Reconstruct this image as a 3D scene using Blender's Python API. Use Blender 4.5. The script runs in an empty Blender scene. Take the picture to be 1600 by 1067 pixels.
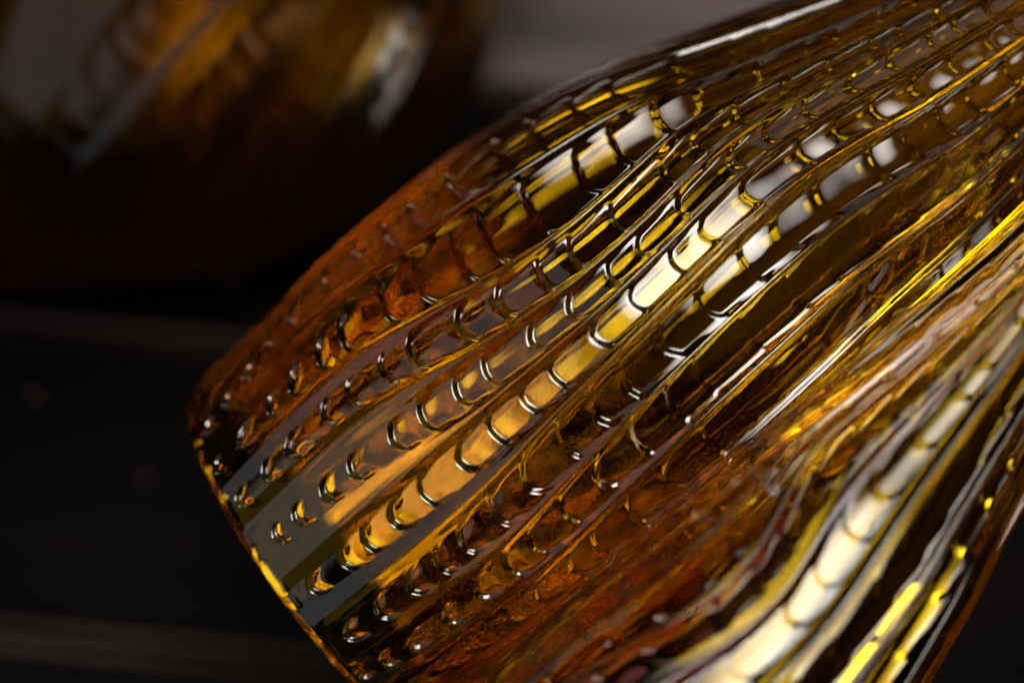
import bpy, math, random
import numpy as np
from mathutils import Vector, Matrix

# ------------------------------------------------------------------ camera, world, lamps, exposure
S = bpy.context.scene
COL = S.collection
LENS = 60.0
FPX = LENS / 36.0 * 1600.0          # focal length in photograph pixels
TILT = math.radians(15)             # the camera leans 15 degrees from straight down
TABLE_DEPTH = 0.46                  # metres from the lens to the table top along the view axis

cam_d = bpy.data.cameras.new('camera')
cam = bpy.data.objects.new('camera', cam_d)
COL.objects.link(cam)
S.camera = cam
cam_d.lens = LENS
cam_d.sensor_width = 36.0
cam_d.clip_start = 0.01
cam_d.clip_end = 50.0
cam.rotation_euler = (TILT, 0, 0)
cam.location = (0, -TABLE_DEPTH * math.sin(TILT), TABLE_DEPTH * math.cos(TILT))
cam_d.dof.use_dof = True
cam_d.dof.focus_distance = 0.268
cam_d.dof.aperture_fstop = 5.0
CM = Matrix.Translation(cam.location) @ Matrix.Rotation(TILT, 4, 'X')

def cw(p):                           # a point given in metres from the lens -> world
    return CM @ Vector(p)

def px(x, y, z):                     # a photograph pixel at depth z -> metres from the lens
    return np.array([(x - 800) / FPX * z, -(y - 533.5) / FPX * z, -z])

S.view_settings.view_transform = 'Standard'
S.view_settings.look = 'None'
S.view_settings.exposure = 0.0
S.view_settings.gamma = 1.0
S.render.engine = 'CYCLES'
S.cycles.use_denoising = True
S.cycles.max_bounces = 28
S.cycles.transmission_bounces = 28
S.cycles.glossy_bounces = 12
S.cycles.transparent_max_bounces = 16
S.cycles.sample_clamp_indirect = 12.0
S.cycles.caustics_refractive = False
S.cycles.caustics_reflective = False

world = bpy.data.worlds.new('World')
S.world = world
world.use_nodes = True
bg = world.node_tree.nodes['Background']
bg.inputs['Color'].default_value = (0.55, 0.62, 0.75, 1)
bg.inputs['Strength'].default_value = 0.012

def area(name, pos, aim, sx, sy, radiance, color, roll=0.0):
    ld = bpy.data.lights.new(name, 'AREA')
    ld.shape = 'RECTANGLE'
    ld.size, ld.size_y = sx, sy
    ld.energy = radiance * math.pi * sx * sy
    ld.color = color
    o = bpy.data.objects.new(name, ld)
    COL.objects.link(o)
    p, t = cw(pos), cw(aim)
    q = (t - p).to_track_quat('-Z', 'Y')
    o.matrix_world = Matrix.Translation(p) @ q.to_matrix().to_4x4() @ Matrix.Rotation(roll, 4, 'Z')
    return o

AIM = tuple(px(1080, 470, 0.265))
key = area('window_light', (0.088, 0.136, 0.15), AIM, 0.25, 0.84, 1.75, (1.0, 0.94, 0.88), math.radians(36))
key.data.spread = math.radians(46)
area('far_window_light', (-0.86, -0.20, 0.62), AIM, 1.2, 1.8, 0.62, (0.95, 0.95, 1.0), math.radians(36))
up = area('upper_fill_light', (0.14, 0.50, 0.0), tuple(px(900, 40, 0.47)), 0.30, 0.20, 0.12, (1.0, 0.90, 0.84))  # added fill lamp that brightens the boards at the top
up.data.spread = math.radians(70)
left = area('low_left_light', (-0.22, 0.62, -0.25), tuple(px(1230, 760, 0.26)), 0.40, 0.16, 0.20, (1.0, 0.90, 0.80))  # added lamp for bright streaks along the glass edges
left.data.spread = math.radians(24)
side = area('low_side_light', (0.62, -0.45, -0.31), tuple(px(1250, 850, 0.30)), 0.5, 0.12, 0.6, (1.0, 0.93, 0.85))  # added strip lamp, refracted as gold streaks in the glass

side.data.spread = math.radians(36)

# ------------------------------------------------------------------ helpers
def nd(nt, typ, **kw):
    n = nt.nodes.new(typ)
    for k, v in kw.items():
        if k in n.inputs: n.inputs[k].default_value = v
        else: setattr(n, k, v)
    return n

def mesh_from(name, V, F, mat, parent=None, smooth=True):
    """V (n,3) floats, F (m,4) or (m,3) ints"""
    me = bpy.data.meshes.new(name)
    k = F.shape[1]
    me.vertices.add(len(V)); me.vertices.foreach_set('co', V.astype(np.float32).ravel())
    me.loops.add(F.size); me.loops.foreach_set('vertex_index', F.astype(np.int32).ravel())
    me.polygons.add(len(F)); me.polygons.foreach_set('loop_start', np.arange(0, F.size, k, dtype=np.int32))
    me.update(calc_edges=True)
    me.validate()
    me.polygons.foreach_set('use_smooth', np.full(len(me.polygons), smooth))
    me.materials.append(mat)
    o = bpy.data.objects.new(name, me)
    COL.objects.link(o)
    o.parent = parent
    return o

# ------------------------------------------------------------------ materials
def glass_material(name, skin, tint, density):
    m = bpy.data.materials.new(name); m.use_nodes = True
    nt = m.node_tree; nt.nodes.clear()
    out = nd(nt, 'ShaderNodeOutputMaterial')
    g = nd(nt, 'ShaderNodeBsdfPrincipled', IOR=1.52, Roughness=0.0)
    g.inputs['Transmission Weight'].default_value = 1.0
    g.inputs['Base Color'].default_value = (*skin, 1)      # flashed colour in the skin of the glass
    # very faint, slightly wavy fire-polished skin and the odd hair scratch
    tc = nd(nt, 'ShaderNodeTexCoord')
    mp = nd(nt, 'ShaderNodeMapping'); mp.inputs['Scale'].default_value = (1, 1, 0.35)
    n1 = nd(nt, 'ShaderNodeTexNoise', Scale=60.0, Detail=0.0)
    bp = nd(nt, 'ShaderNodeBump', Strength=0.03, Distance=0.0004)
    nt.links.new(tc.outputs['Object'], mp.inputs[0])
    nt.links.new(mp.outputs[0], n1.inputs['Vector'])
    nt.links.new(n1.outputs[0], bp.inputs['Height'])
    nt.links.new(bp.outputs[0], g.inputs['Normal'])
    nt.links.new(g.outputs[0], out.inputs['Surface'])
    ab = nd(nt, 'ShaderNodeVolumeAbsorption', Density=density)
    ab.inputs['Color'].default_value = (*tint, 1)
    nt.links.new(ab.outputs[0], out.inputs['Volume'])
    return m

AMBER = glass_material('amber_glass', (0.97, 0.67, 0.03), (0.935, 0.875, 0.5), 190.0)
GOLD = glass_material('golden_amber_glass', (0.97, 0.70, 0.04), (0.96, 0.90, 0.5), 150.0)
GOLD.node_tree.nodes['Principled BSDF'].inputs['IOR'].default_value = 1.40
DEEP = glass_material('deep_amber_glass', (0.80, 0.52, 0.02), (0.93, 0.87, 0.5), 170.0)
DEEP.node_tree.nodes['Principled BSDF'].inputs['IOR'].default_value = 1.38
DEEP.node_tree.nodes['Principled BSDF'].inputs['Roughness'].default_value = 0.13

def wood_material(name, k, spec):
    m = bpy.data.materials.new(name); m.use_nodes = True
    nt = m.node_tree; b = nt.nodes['Principled BSDF']
    tc = nd(nt, 'ShaderNodeTexCoord')
    mp = nd(nt, 'ShaderNodeMapping'); mp.inputs['Scale'].default_value = (2.0, 30.0, 30.0)
    n1 = nd(nt, 'ShaderNodeTexNoise', Scale=3.0, Detail=6.0, Distortion=0.4)
    n2 = nd(nt, 'ShaderNodeTexNoise', Scale=9.0, Detail=4.0)
    cr = nd(nt, 'ShaderNodeValToRGB')
    cr.color_ramp.elements[0].position = 0.3; cr.color_ramp.elements[0].color = (0.0008 * k, 0.0005 * k, 0.0004 * k, 1)
    cr.color_ramp.elements[1].position = 0.75; cr.color_ramp.elements[1].color = (0.0062 * k, 0.0046 * k, 0.0037 * k, 1)
    mx = nd(nt, 'ShaderNodeMix', data_type='RGBA', blend_type='MULTIPLY')
    mx.inputs['Factor'].default_value = 0.6
    L = nt.links.new
    L(tc.outputs['Object'], mp.inputs[0]); L(mp.outputs[0], n1.inputs['Vector']); L(tc.outputs['Object'], n2.inputs['Vector'])
    L(n1.outputs[0], cr.inputs[0]); L(cr.outputs[0], mx.inputs[6]); L(n2.outputs[1], mx.inputs[7])
    L(mx.outputs[2], b.inputs['Base Color'])
    b.inputs['Roughness'].default_value = 0.55; b.inputs['Specular IOR Level'].default_value = spec
    bp = nd(nt, 'ShaderNodeBump', Strength=0.4, Distance=0.0006)
    L(n1.outputs[0], bp.inputs['Height']); L(bp.outputs[0], b.inputs['Normal'])
    return m
WOOD = wood_material('dark_stained_wood', 0.6, 0.02)
EDGE_WOOD = wood_material('edge_highlight_wood', 14.0, 0.1)  # highlight along the plank seams, painted as a lighter edge colour
PALE_WOOD = wood_material('pale_plank_wood', 16.0, 0.3)  # much lighter tone of the same wood, for one plank

def plain(name, col, rough, **kw):
    m = bpy.data.materials.new(name); m.use_nodes = True
    b = m.node_tree.nodes['Principled BSDF']
    b.inputs['Base Color'].default_value = (*col, 1); b.inputs['Roughness'].default_value = rough
    for k, v in kw.items(): b.inputs[k].default_value = v
    return m
FLOOR = plain('dark_ground_below', (0.01, 0.01, 0.01), 0.9)
FLECK = plain('clear_fleck', (0.9, 0.6, 0.35), 0.02, **{'Transmission Weight': 1.0, 'IOR': 1.45})

# ------------------------------------------------------------------ the table of dark boards
table = bpy.data.objects.new('tabletop', None); COL.objects.link(table)
table['kind'] = 'structure'
ANG = math.radians(-5.5)
table.rotation_euler = (0, 0, ANG)

def plank(y0, y1, tone, mat):
    L, t, c = 1.1, 0.020, 0.0036
    # rounded long edges, slight cup across the width
    prof = []
    for a in np.linspace(math.pi, math.pi / 2, 5): prof.append((y0 + c + c * math.cos(a), -c + c * math.sin(a)))
    for a in np.linspace(math.pi / 2, 0, 5): prof.append((y1 - c + c * math.cos(a), -c + c * math.sin(a)))
    prof += [(y1, -t), (y0, -t)]
    n = len(prof)
    V = [(-L / 2, y, z) for y, z in prof] + [(L / 2, y, z) for y, z in prof]
    me = bpy.data.meshes.new('plank')
    me.from_pydata(V, [], [(i, (i + 1) % n, n + (i + 1) % n, n + i)[::-1] for i in range(n)] + [tuple(range(n)), tuple(range(2 * n - 1, n - 1, -1))])
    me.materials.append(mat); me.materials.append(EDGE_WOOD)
    for p in me.polygons:
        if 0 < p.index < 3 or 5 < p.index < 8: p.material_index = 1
    o = bpy.data.objects.new('plank', me); COL.objects.link(o); o.parent = table
    o.location.x = tone
    return o

def on_table(x, y):                  # photograph pixel -> point on the table plane (world)
    o = cam.location; d = CM.to_3x3() @ Vector(((x - 800) / FPX, -(y - 533.5) / FPX, -1))
    return o + d * (-o.z / d.z)
def table_y(x, y):
    p = on_table(x, y); return (Matrix.Rotation(-ANG, 3, 'Z') @ Vector((p.x, p.y, 0))).y
g1, g2 = table_y(250, 532), table_y(250, 1015)
pw = g1 - g2
random.seed(4)
for k in range(-3, 5):
    plank(g2 + (k - 1) * pw + 0.0012, g2 + k * pw - 0.0012, random.uniform(-.04, .04), PALE_WOOD if k == 3 else WOOD)
me = bpy.data.meshes.new('ground'); me.from_pydata([(-3, -3, -.72), (3, -3, -.72), (3, 3, -.72), (-3, 3, -.72)], [], [(0, 1, 2, 3)])
me.materials.append(FLOOR); gr = bpy.data.objects.new('ground', me); COL.objects.link(gr); gr['kind'] = 'structure'

# ------------------------------------------------------------------ glass vases
def smooth(e0, e1, x):
    t = np.clip((x - e0) / (e1 - e0), 0, 1); return t * t * (3 - 2 * t)

def catmull(xs, ys):
    xs, ys = np.array(xs, float), np.array(ys, float)
    m = np.gradient(ys, xs)
    def f(x):
        x = np.clip(x, xs[0], xs[-1]); i = np.clip(np.searchsorted(xs, x) - 1, 0, len(xs) - 2)
        h = xs[i + 1] - xs[i]; t = (x - xs[i]) / h
        return ((2*t**3 - 3*t**2 + 1) * ys[i] + (t**3 - 2*t**2 + t) * h * m[i]
                + (-2*t**3 + 3*t**2) * ys[i + 1] + (t**3 - t**2) * h * m[i + 1])
    return f

class Axis:
    """axis frame in lens coordinates; theta 0 faces the lens, + goes to the upper left"""
    def __init__(s, P, Q, unit):
        s.c = P; s.a = (Q - P) / np.linalg.norm(Q - P)
        e = -P / np.linalg.norm(P); e = e - s.a * e.dot(s.a); s.e1 = e / np.linalg.norm(e)
        s.e2 = np.cross(s.e1, s.a); 
        if s.e2[0] > 0: s.e2 = -s.e2
        s.unit = unit
    def point(s, al, th, r):
        return (s.c + al[..., None] * s.a + (r * np.cos(th))[..., None] * s.e1 + (r * np.sin(th))[..., None] * s.e2)
    def cast(s, x, y, R):            # pixel -> (al, theta) on the surface of revolution
        d = px(x, y, 1.0); t = np.linspace(.15, .6, 6000); p = t[:, None] * d - s.c
        al = p @ s.a; q = p - al[:, None] * s.a; r = np.linalg.norm(q, axis=1)
        hit = np.where(r < R(al))[0]
        i = hit[0] if len(hit) else int(np.argmin(r - R(al)))
        return al[i], math.atan2(q[i] @ s.e2, q[i] @ s.e1)

def row_bundle(ax, R, rows, pitch, s0, s1):
    """measured dimple rows (lists of pixels, top row first) -> sorted theta curves all round the vase"""
    grid = np.linspace(s0, s1, 60); curves = []
    for pts in rows:
        st = sorted(ax.cast(x, y, R) for x, y in pts)
        al = np.array([a for a, _ in st]); th = np.array([b for _, b in st])
        c = np.interp(grid, al, th)
        k = np.exp(-((np.arange(-9, 10)) / 3.5) ** 2); k /= k.sum()
        c = np.convolve(np.pad(c, 9, mode='edge'), k, mode='valid')
        curves.append(c)
    return grid, np.array(curves)

def relief_height(al, th, ax, spec):
    """al, th 2-D arrays. Height of the moulded pattern above the plain body, metres"""
    grid, C = spec['grid'], spec['rows']            # C sorted ascending in theta, covering > 2 pi
    U = np.empty_like(th)
    ks = np.arange(len(C), dtype=float)
    for i in range(al.shape[0]):
        ci = np.array([np.interp(al[i, 0], grid, c) for c in C])
        U[i] = np.interp(th[i], ci, ks)
    k = np.round(U); v = U - k
    ph = spec['phase'][k.astype(int)]
    cl = spec['cell']; qs = np.interp(al, cl[0], cl[1])
    ki = k.astype(int)
    wid = spec['width'](al) * spec['wvar'][ki]
    q = qs + ph + 0.13 * np.sin(al * 190 + k * 1.7) + 0.08 * np.sin(al * 470 + k * 4.1)
    q = q - spec.get('curl', 0.22) * (v / wid) ** 2
    f = q - np.floor(q)
    jit = 0.6 + 0.7 * np.modf(np.abs(np.sin(np.floor(q) * 12.9898 + k * 78.233) * 43758.5453))[0]
    m = 1 - smooth(0.74, 1.10, np.abs(v) / wid)     # inside the row
    ret = spec['ret'](al)                            # how far along the cell the dish runs out
    wall = smooth(0.0, 0.13, f)
    g = wall * (1 - smooth(0.05, 1.0, f / ret) * 1.0)
    front = 1 - smooth(1.6, 2.1, np.abs((th + math.pi) % (2 * math.pi) - math.pi))
    A = spec['depth'](al) * jit * front * spec['dvar'][ki]
    h = -A * m * g
    # plump cells and smooth flutes between the rows
    h += spec['pillow'](al) * m * front * (1 - (v / wid) ** 2)
    rv = (0.5 - np.abs(v)) / (0.5 - wid * 0.8)
    fl = 1 + 0.45 * np.sin(np.floor(U) * 2.4 + 0.6) * (1 + 0.4 * np.sin(al * 55 + U.round()*0))
    h += spec['flute'](al) * fl * np.exp(-(rv / 0.55) ** 2)
    # a fine bead on the flute edge
    h -= spec['valley'](al) * front * np.exp(-((np.abs(v) - wid * 1.05) / 0.05) ** 2)
    # hand-made waviness
    w = spec['wave']
    h += w * (np.sin(th * 3 + al * 38 + 1.0) + 0.7 * np.sin(th * 7 - al * 61 + 2.0) + 0.5 * np.sin(th * 13 + al * 95)
              )
    return h

def build_vase(name, ax, R, s0, s1, spec, mat, nth, ns, thick, base_thick, dense=0.0, inner=0.25, open_end=False):
    # theta samples: denser on the side that faces the lens
    t = np.linspace(-math.pi, math.pi, nth, endpoint=False)
    th = t - dense * np.sin(t) 
    fil = 0.0022
    # outer: a rounded foot, then the body
    al = np.concatenate([s0 + fil * (1 - np.cos(np.linspace(0, math.pi / 2, 8)[:-1])), np.linspace(s0 + fil, s1, ns)])
    inset = np.where(al < s0 + fil, fil - np.sqrt(np.maximum(fil**2 - (s0 + fil - al)**2, 0)), 0)
    A2, T2 = np.meshgrid(al, th, indexing='ij')
    h = relief_height(A2, T2, ax, spec)
    h *= smooth(s0 - 0.0005, s0 + 0.003, A2) 
    Rr = R(A2) + h - inset[:, None]
    rings = [ax.point(A2, T2, Rr)]
    # lip at the neck end, then the inside
    ni = max(60, ns // 4)
    ali = np.linspace(s1, s0 + (0.0012 if open_end else base_thick), ni)
    A3, T3 = np.meshgrid(ali, th[::1], indexing='ij')
    hi = relief_height(A3, T3 + 0.03, ax, dict(spec, depth=lambda a: 0 * a, pillow=lambda a: 0 * a, valley=lambda a: 0 * a, wave=spec['wave'] * 2.0))
    tt = thick(A3)
    Ri = R(A3) - tt + inner * hi
    e = smooth(-0.002, 0.016, A3 - (s0 + base_thick))     # rounded inner bottom
    if open_end: Ri = Ri - 0.0008 * np.exp(-((A3 - s0) / 0.0015) ** 2)
    else: Ri = Ri * (0.80 + 0.20 * np.sqrt(e))
    rings.append(ax.point(A3, T3, Ri))
    ringn = [len(al), ni]
    P = np.concatenate([r.reshape(-1, 3) for r in rings])
    nr = sum(ringn)
    i = np.arange(nr - 1)[:, None] * nth; j = np.arange(nth)[None, :]; jn = (j + 1) % nth
    F = np.stack([i + j, i + jn, i + nth + jn, i + nth + j], -1).reshape(-1, 4)
    # close the foot and the inner bottom with a few rings to a middle point
    extra = []; base_count = len(P)
    def cap(ring_start, centre, flip, dome):
        nonlocal base_count, F
        prev = np.arange(nth) + ring_start
        ringpts = P[ring_start:ring_start + nth]
        for q in (0.9, 0.75, 0.5, 0.25, 0.04):
            pts = centre + (ringpts - centre) * q + ax.a * dome * (1 - q * q)
            idx = np.arange(nth) + base_count; base_count += nth; extra.append(pts)
            a = np.stack([prev, np.roll(prev, -1), np.roll(idx, -1), idx], -1)
            F = np.concatenate([F, a[:, ::-1] if flip else a]); prev = idx
        cidx = base_count; base_count += 1; extra.append((centre + ax.a * dome)[None])
        a = np.stack([prev, np.roll(prev, -1), np.full(nth, cidx), np.full(nth, cidx)], -1)
        tri.append(a[:, [1, 0, 2]] if flip else a[:, :3])
    tri = []
    if open_end:                     # a rounded lip joins the inside to the outside
        jj = np.arange(nth); a0 = (nr - 1) * nth
        rin, rout = P[a0:a0 + nth], P[:nth]
        prev = jj + a0
        for w in (0.2, 0.5, 0.8):
            pts = rin * (1 - w) + rout * w - ax.a * 0.0007 * math.sin(math.pi * w)
            idx = jj + base_count; base_count += nth; extra.append(pts)
            F = np.concatenate([F, np.stack([prev, np.roll(prev, -1), np.roll(idx, -1), idx], -1)]); prev = idx
        F = np.concatenate([F, np.stack([prev, np.roll(prev, -1), np.roll(jj, -1), jj], -1)])
    else:
        cap(0, ax.c + ax.a * s0, True, 0.003)
        cap((nr - 1) * nth, ax.c + ax.a * (s0 + base_thick), False, -0.002)
    P = np.concatenate([P] + extra)
    # world space, origin at the foot
    M = np.array(CM); W = P @ M[:3, :3].T + M[:3, 3]
    org = np.array(cw(ax.c + ax.a * s0))
    # fold the triangles in as a second mesh piece of the same polygon list
    me = bpy.data.meshes.new(name)
    T = np.concatenate(tri) if tri else np.zeros((0, 3), int)
    nl = F.size + T.size
    me.vertices.add(len(W)); me.vertices.foreach_set('co', (W - org).astype(np.float32).ravel())
    me.loops.add(nl); me.loops.foreach_set('vertex_index', np.concatenate([F.ravel(), T.ravel()]).astype(np.int32))
    me.polygons.add(len(F) + len(T))
    me.polygons.foreach_set('loop_start', np.concatenate([np.arange(0, F.size, 4), F.size + np.arange(0, T.size, 3)]).astype(np.int32))
    me.update(calc_edges=True)
    # outward normals?
    me.polygons.foreach_set('use_smooth', np.full(len(me.polygons), True))
    me.materials.append(mat)
    v0 = me.polygons[nth * 40 + nth // 2]
    cen = np.array(v0.center) + org; nrm = np.array(v0.normal)
    ax_w = np.array(cw(ax.c)); aw = M[:3, :3] @ ax.a
    rad = cen - ax_w; rad -= aw * rad.dot(aw)
    if rad.dot(nrm) < 0: me.flip_normals()
    o = bpy.data.objects.new(name, me); COL.objects.link(o); o.location = Vector(org)
    return o

U = 0.307 / FPX                       # metres per pixel at the main vase's axis
# ---- main vase
P = px(985, 520, 0.307); Q = px(489, 880, 0.3100)
dirn = P - Q
ax = Axis(P, P + dirn, U)
K = np.linalg.norm(dirn) / 613 
prof = catmull(np.array([-613, -540, -445, -300, -150, 0, 163, 363, 555, 720, 900, 1100]) * K,
               np.array([327, 339, 352, 375, 386, 388, 369, 312, 251, 200, 125, 75]) * U)
R_main = lambda a: prof(a)
s0, s1 = -613 * K, 1100 * K
rows_px = [
    [(320,690),(348,645),(380,590),(440,510),(560,395),(700,280),(860,180),(1000,120),(1150,75)],                       # B
    [(340,740),(375,695),(413,650),(455,600),(540,530),(640,475),(740,412),(820,372),(885,325),(980,235),(1100,150),(1250,100)],   # A
    [(375,785),(410,752),(447,705),(488,660),(530,625),(580,585),(640,555),(700,525),(770,490),(864,431),(934,380),(1000,323),(1056,265),(1130,180),(1280,110)],  # C
    [(418,855),(456,815),(497,775),(538,740),(595,700),(645,670),(697,637),(757,598),(820,548),(885,495),(981,422),(1047,351),(1112,276),(1169,234),(1300,150)], # D
    [(470,935),(512,905),(555,862),(600,825),(650,785),(700,745),(745,693),(800,645),(860,590),(920,535),(1019,445),(1084,380),(1145,319),(1215,258),(1281,211),(1420,150)], # E
    [(530,1010),(570,978),(652,914),(705,872),(748,840),(820,770),(870,710),(925,650),(1000,572),(1070,511),(1136,440),(1197,384),(1272,328),(1323,272),(1480,190)], # F
    [(546,1055),(652,1010),(732,941),(820,865),(920,765),(1020,665),(1117,567),(1192,506),(1286,412),(1342,375),(1500,270)], # G
    [(640,1080),(740,1010),(860,920),(1000,790),(1150,650),(1300,510),(1420,400),(1540,310)], # H
]
grid, C = row_bundle(ax, R_main, rows_px, None, s0, s1)
C = C[::-1]                           # ascending theta: H .. B
order = np.argsort(C.mean(1)); C = C[order]
for i in range(1, len(C)):            # keep neighbours apart
    C[i] = np.maximum(C[i], C[i - 1] + math.radians(6.5))
lo, hi = C[0], C[-1]
n_more = 23
gap = (2 * math.pi - (hi - lo)) / (n_more + 1)
allC = list(C) + [hi + gap * (j + 1) for j in range(n_more)]
full = np.array(allC); NR = len(full)
ext = np.concatenate([full[-14:] - 2 * math.pi, full, full[:8] + 2 * math.pi])
kk = np.concatenate([np.arange(NR)[-14:], np.arange(NR), np.arange(NR)[:8]])
# cell length along the axis
sg = np.linspace(s0, s1, 400)
Lc = np.interp(sg / K, [-613, -450, -250, 0, 250, 450, 700, 1100], [47, 54, 60, 68, 78, 66, 52, 46]) * U
qc = np.concatenate([[0], np.cumsum(np.diff(sg) / Lc[:-1])])
rng = np.random.RandomState(3)
phase = rng.rand(NR)
for kidx, (x, y) in {3: (840, 440), 4: (0, 0)}.items(): pass
refs = {'C': (838, 445), 'D': (885, 495), 'E': (985, 482), 'F': (975, 595), 'A': (375, 700), 'B': (348, 650)}
names = ['B', 'A', 'C', 'D', 'E', 'F', 'G', 'H'][::-1]
names = [names[i] for i in order]
for i, nme in enumerate(names):
    if nme in refs:
        a_, _ = ax.cast(*refs[nme], R_main); phase[i] = -np.interp(a_, sg, qc) + 100
wvar = 0.92 + 0.16 * rng.rand(NR)
wvar[names.index('F')] = 1.12
dvar = 0.15 + 0.35 * rng.rand(NR)
for nme, q in dict(B=.8, A=.9, C=1.0, D=1.0, E=1.0, F=.95, G=.6, H=.4).items(): dvar[names.index(nme)] = q
mm = 0.001
spec = dict(grid=grid, rows=ext, phase=phase[kk] , cell=(sg, qc), wvar=wvar[kk], dvar=dvar[kk],
            width=lambda a: np.interp(a / K, [-613, -400, -200, 0, 400, 1100], [.19, .25, .36, .40, .38, .34]),
            ret=lambda a: np.interp(a / K, [-613, -400, -150, 0, 1100], [.42, .55, .95, 1.0, 1.0]),
            depth=lambda a: np.interp(a / K, [-613, -450, -200, 0, 400, 1100], [1.15, 1.1, .80, .50, .45, .45]) * mm,
            pillow=lambda a: np.interp(a / K, [-613, -350, -100, 300], [.0, -.02, -.12, -.13]) * mm,
            flute=lambda a: np.interp(a / K, [-613, -400, -100, 300, 1100], [.45, .50, .75, .80, .6]) * mm,
            valley=lambda a: np.interp(a / K, [-613, -300, 0, 1100], [.0, .06, .14, .12]) * mm,
            wave=0.15 * mm)
v = build_vase('glass_vase', ax, R_main, s0, s1, spec, AMBER, 1150, 560,
               lambda a: np.interp(a / K, [-613, 0, 1100], [3.6, 4.2, 4.0]) * mm, 0.0035, dense=0.35, open_end=True)
v['label'] = 'deep amber ribbed glass vase in sharp focus in the middle, with rows of stepped dimples'
v['category'] = 'vase'; v['group'] = 'amber glass vases'

# ---- near vase, lower right, and far vase, upper left
def simple_spec(s0, s1, K_, nrows, cell_px, twist, swirl, ph0, amp=1.0):
    grid = np.linspace(s0, s1, 60)
    base = np.linspace(-math.pi, math.pi, nrows, endpoint=False) + ph0
    rows = []
    for j, b in enumerate(base):
        rows.append(b + twist * (grid - s0) / (s1 - s0) + swirl * np.sin(grid / K_ / 130 + 1.1) * np.sin(b * 2 + 0.7))
    rows = np.array(rows)
    ext = np.concatenate([rows - 2 * math.pi, rows, rows + 2 * math.pi])
    r = np.random.RandomState(8)
    ph = np.tile(r.rand(nrows), 3); wv = np.tile(.9 + .2 * r.rand(nrows), 3)
    sg = np.linspace(s0, s1, 300); qc = (sg - s0) / (cell_px * K_)
    m = mm * amp
    return dict(grid=grid, rows=ext, phase=ph, cell=(sg, qc), wvar=wv, dvar=np.ones(3 * nrows),
                width=lambda a: np.full_like(a, .30), ret=lambda a: np.full_like(a, 1.0),
                depth=lambda a: np.full_like(a, .55 * m), pillow=lambda a: np.full_like(a, .02 * m),
                flute=lambda a: np.full_like(a, 1.1 * m), valley=lambda a: np.full_like(a, .08 * m), wave=0.15 * m)

Z2 = 0.262; U2 = Z2 / FPX
P2 = px(1308, 853, Z2); Q2 = px(1502, 619, Z2 + 0.001)
ax2 = Axis(P2, Q2, U2)
prof2 = catmull(np.array([-900, -700, -461, -215, -87, 60, 180, 300, 553, 800]) * U2,
                np.array([265, 297, 283, 253, 229, 205, 177, 153, 112, 90]) * U2)
sp2 = simple_spec(-900 * U2, 800 * U2, U2, 11, 84, 0.45, 0.22, 0.40, 0.8)
near_rows = [
    [(820,1045),(900,975),(1000,900),(1100,810),(1200,725),(1300,640),(1450,520),(1600,400)],
    [(850,1066),(960,1000),(1060,950),(1150,880),(1205,790),(1225,720),(1300,655),(1400,580),(1500,490),(1600,410)],
    [(900,1075),(1000,1035),(1075,1003),(1150,952),(1220,890),(1250,820),(1268,750),(1315,690),(1385,640),(1450,588),(1520,520),(1590,450)],
    [(1080,1080),(1180,1030),(1280,930),(1330,830),(1375,760),(1430,700),(1500,620),(1560,540),(1600,480)],
    [(1260,1080),(1350,990),(1420,880),(1470,790),(1530,700),(1590,600)],
    [(1350,1075),(1440,960),(1500,850),(1560,740),(1600,660)],
]
g2_, C2 = row_bundle(ax2, prof2, near_rows, None, -900 * U2, 800 * U2)
C2 = C2[np.argsort(C2.mean(1))]
for i in range(1, len(C2)): C2[i] = np.maximum(C2[i], C2[i - 1] + math.radians(11))
gap2 = (2 * math.pi - (C2[-1] - C2[0])) / 8
full2 = np.array(list(C2) + [C2[-1] + gap2 * (j + 1) for j in range(7)])
n2 = len(full2)
sp2['grid'] = g2_; sp2['rows'] = np.concatenate([full2 - 2 * math.pi, full2, full2 + 2 * math.pi])
r2 = np.random.RandomState(5)
sp2['phase'] = np.tile(r2.rand(n2), 3); sp2['wvar'] = np.tile(.9 + .2 * r2.rand(n2), 3)
sp2['dvar'] = np.tile(np.array([.3, .5, .3, 1.0, .3, .3] + [.4] * 7), 3)
sp2['flute'] = lambda a: np.full_like(a, .85 * mm)
sp2['wave'] = .16 * mm
sp2['depth'] = lambda a: np.full_like(a, .75 * mm)
v2 = build_vase('glass_vase', ax2, prof2, -900 * U2, 800 * U2, sp2, GOLD, 620, 420,
                lambda a: np.full_like(a, 3.2 * mm), 0.009, dense=0.3, inner=0.08)
v2['label'] = 'paler golden glass vase with swirling ribs, nearest the camera at lower right'
v2['category'] = 'vase'; v2['group'] = 'amber glass vases'

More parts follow.
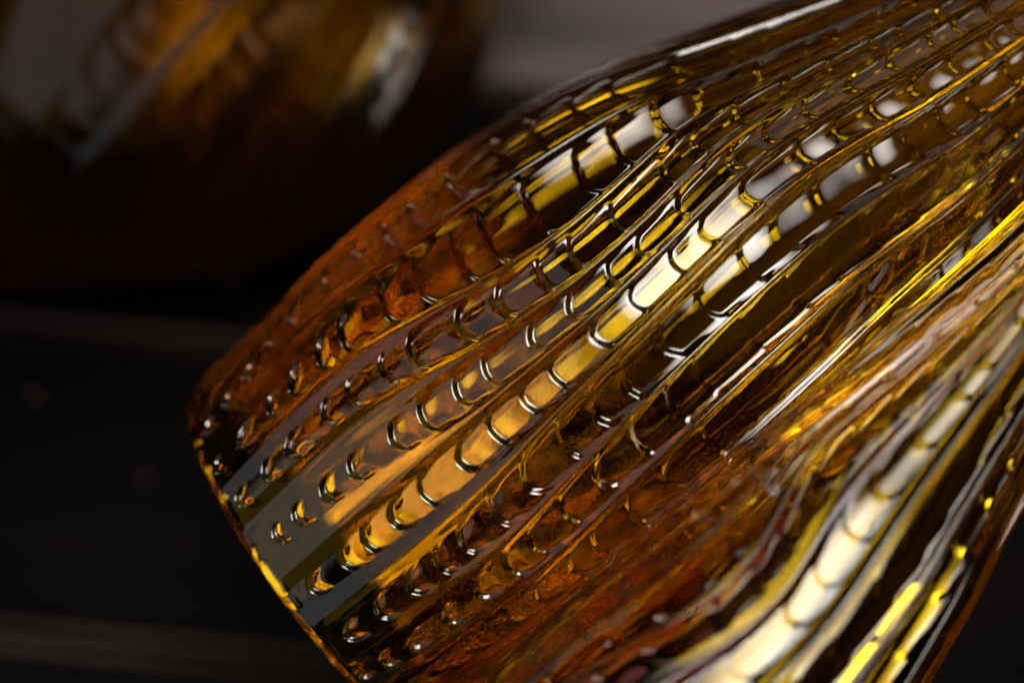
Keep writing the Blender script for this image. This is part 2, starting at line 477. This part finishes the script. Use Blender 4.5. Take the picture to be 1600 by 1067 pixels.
Z3 = 0.40; U3 = Z3 / FPX
P3 = px(150, 150, Z3); Q3 = px(350, -50, Z3)
ax3 = Axis(P3, Q3, U3)
prof3 = catmull(np.array([-330, -272, -163, -60, 21, 120, 233, 318, 417, 565, 750, 900]) * U3,
                np.array([90, 150, 240, 325, 370, 405, 427, 427, 412, 350, 270, 230]) * U3)
sp3 = simple_spec(-330 * U3, 900 * U3, U3, 26, 44, 0.35, 0.1, 0.1, 0.5)
v3 = build_vase('glass_vase', ax3, prof3, -330 * U3, 900 * U3, sp3, DEEP, 560, 300,
                lambda a: np.full_like(a, 4.0 * mm), 0.010, dense=0.3)
v3['label'] = 'dark amber glass vase, blurred and farthest away at upper left'
v3['category'] = 'vase'; v3['group'] = 'amber glass vases'

# ------------------------------------------------------------------ flecks on the boards
def fleck(x, y, r, label):  # small clear domes added as pale pinpoints on the boards
    p = on_table(x, y)
    V, F = [], []
    n = 14
    prof = [(math.sin(a), math.cos(a)) for a in np.linspace(0.12, math.pi / 2, 6)]
    V.append((0, 0, r * .55))
    for rr, zz in prof:
        for j in range(n):
            b = 2 * math.pi * j / n
            w = 1 + .1 * math.sin(2 * b + x)
            V.append((r * rr * w * math.cos(b), r * rr * w * math.sin(b), r * .55 * zz))
    for j in range(n): F.append((0, 1 + j, 1 + (j + 1) % n))
    for i in range(len(prof) - 1):
        for j in range(n):
            F.append((1 + i * n + j, 1 + (i + 1) * n + j, 1 + (i + 1) * n + (j + 1) % n, 1 + i * n + (j + 1) % n))
    F.append(tuple(1 + (len(prof) - 1) * n + j for j in range(n))[::-1])
    me = bpy.data.meshes.new('fleck'); me.from_pydata(V, [], F)
    me.polygons.foreach_set('use_smooth', [True] * len(me.polygons)); me.materials.append(FLECK)
    o = bpy.data.objects.new('fleck', me); COL.objects.link(o); o.location = (p.x, p.y, 0.0002)
    o['label'] = label; o['category'] = 'fleck'; o['group'] = 'flecks on the dark boards'
fleck(52, 620, .0009, 'brightest pale droplet on the boards at the left edge')
fleck(226, 748, .0006, 'small brownish droplet on the boards left of the middle vase')
fleck(168, 802, .0004, 'faint droplet below and left of the brownish one')
fleck(85, 852, .0004, 'faint lowest droplet on the dark boards at left')
fleck(360, 436, .0009, 'golden droplet on the boards between the far and middle vases')
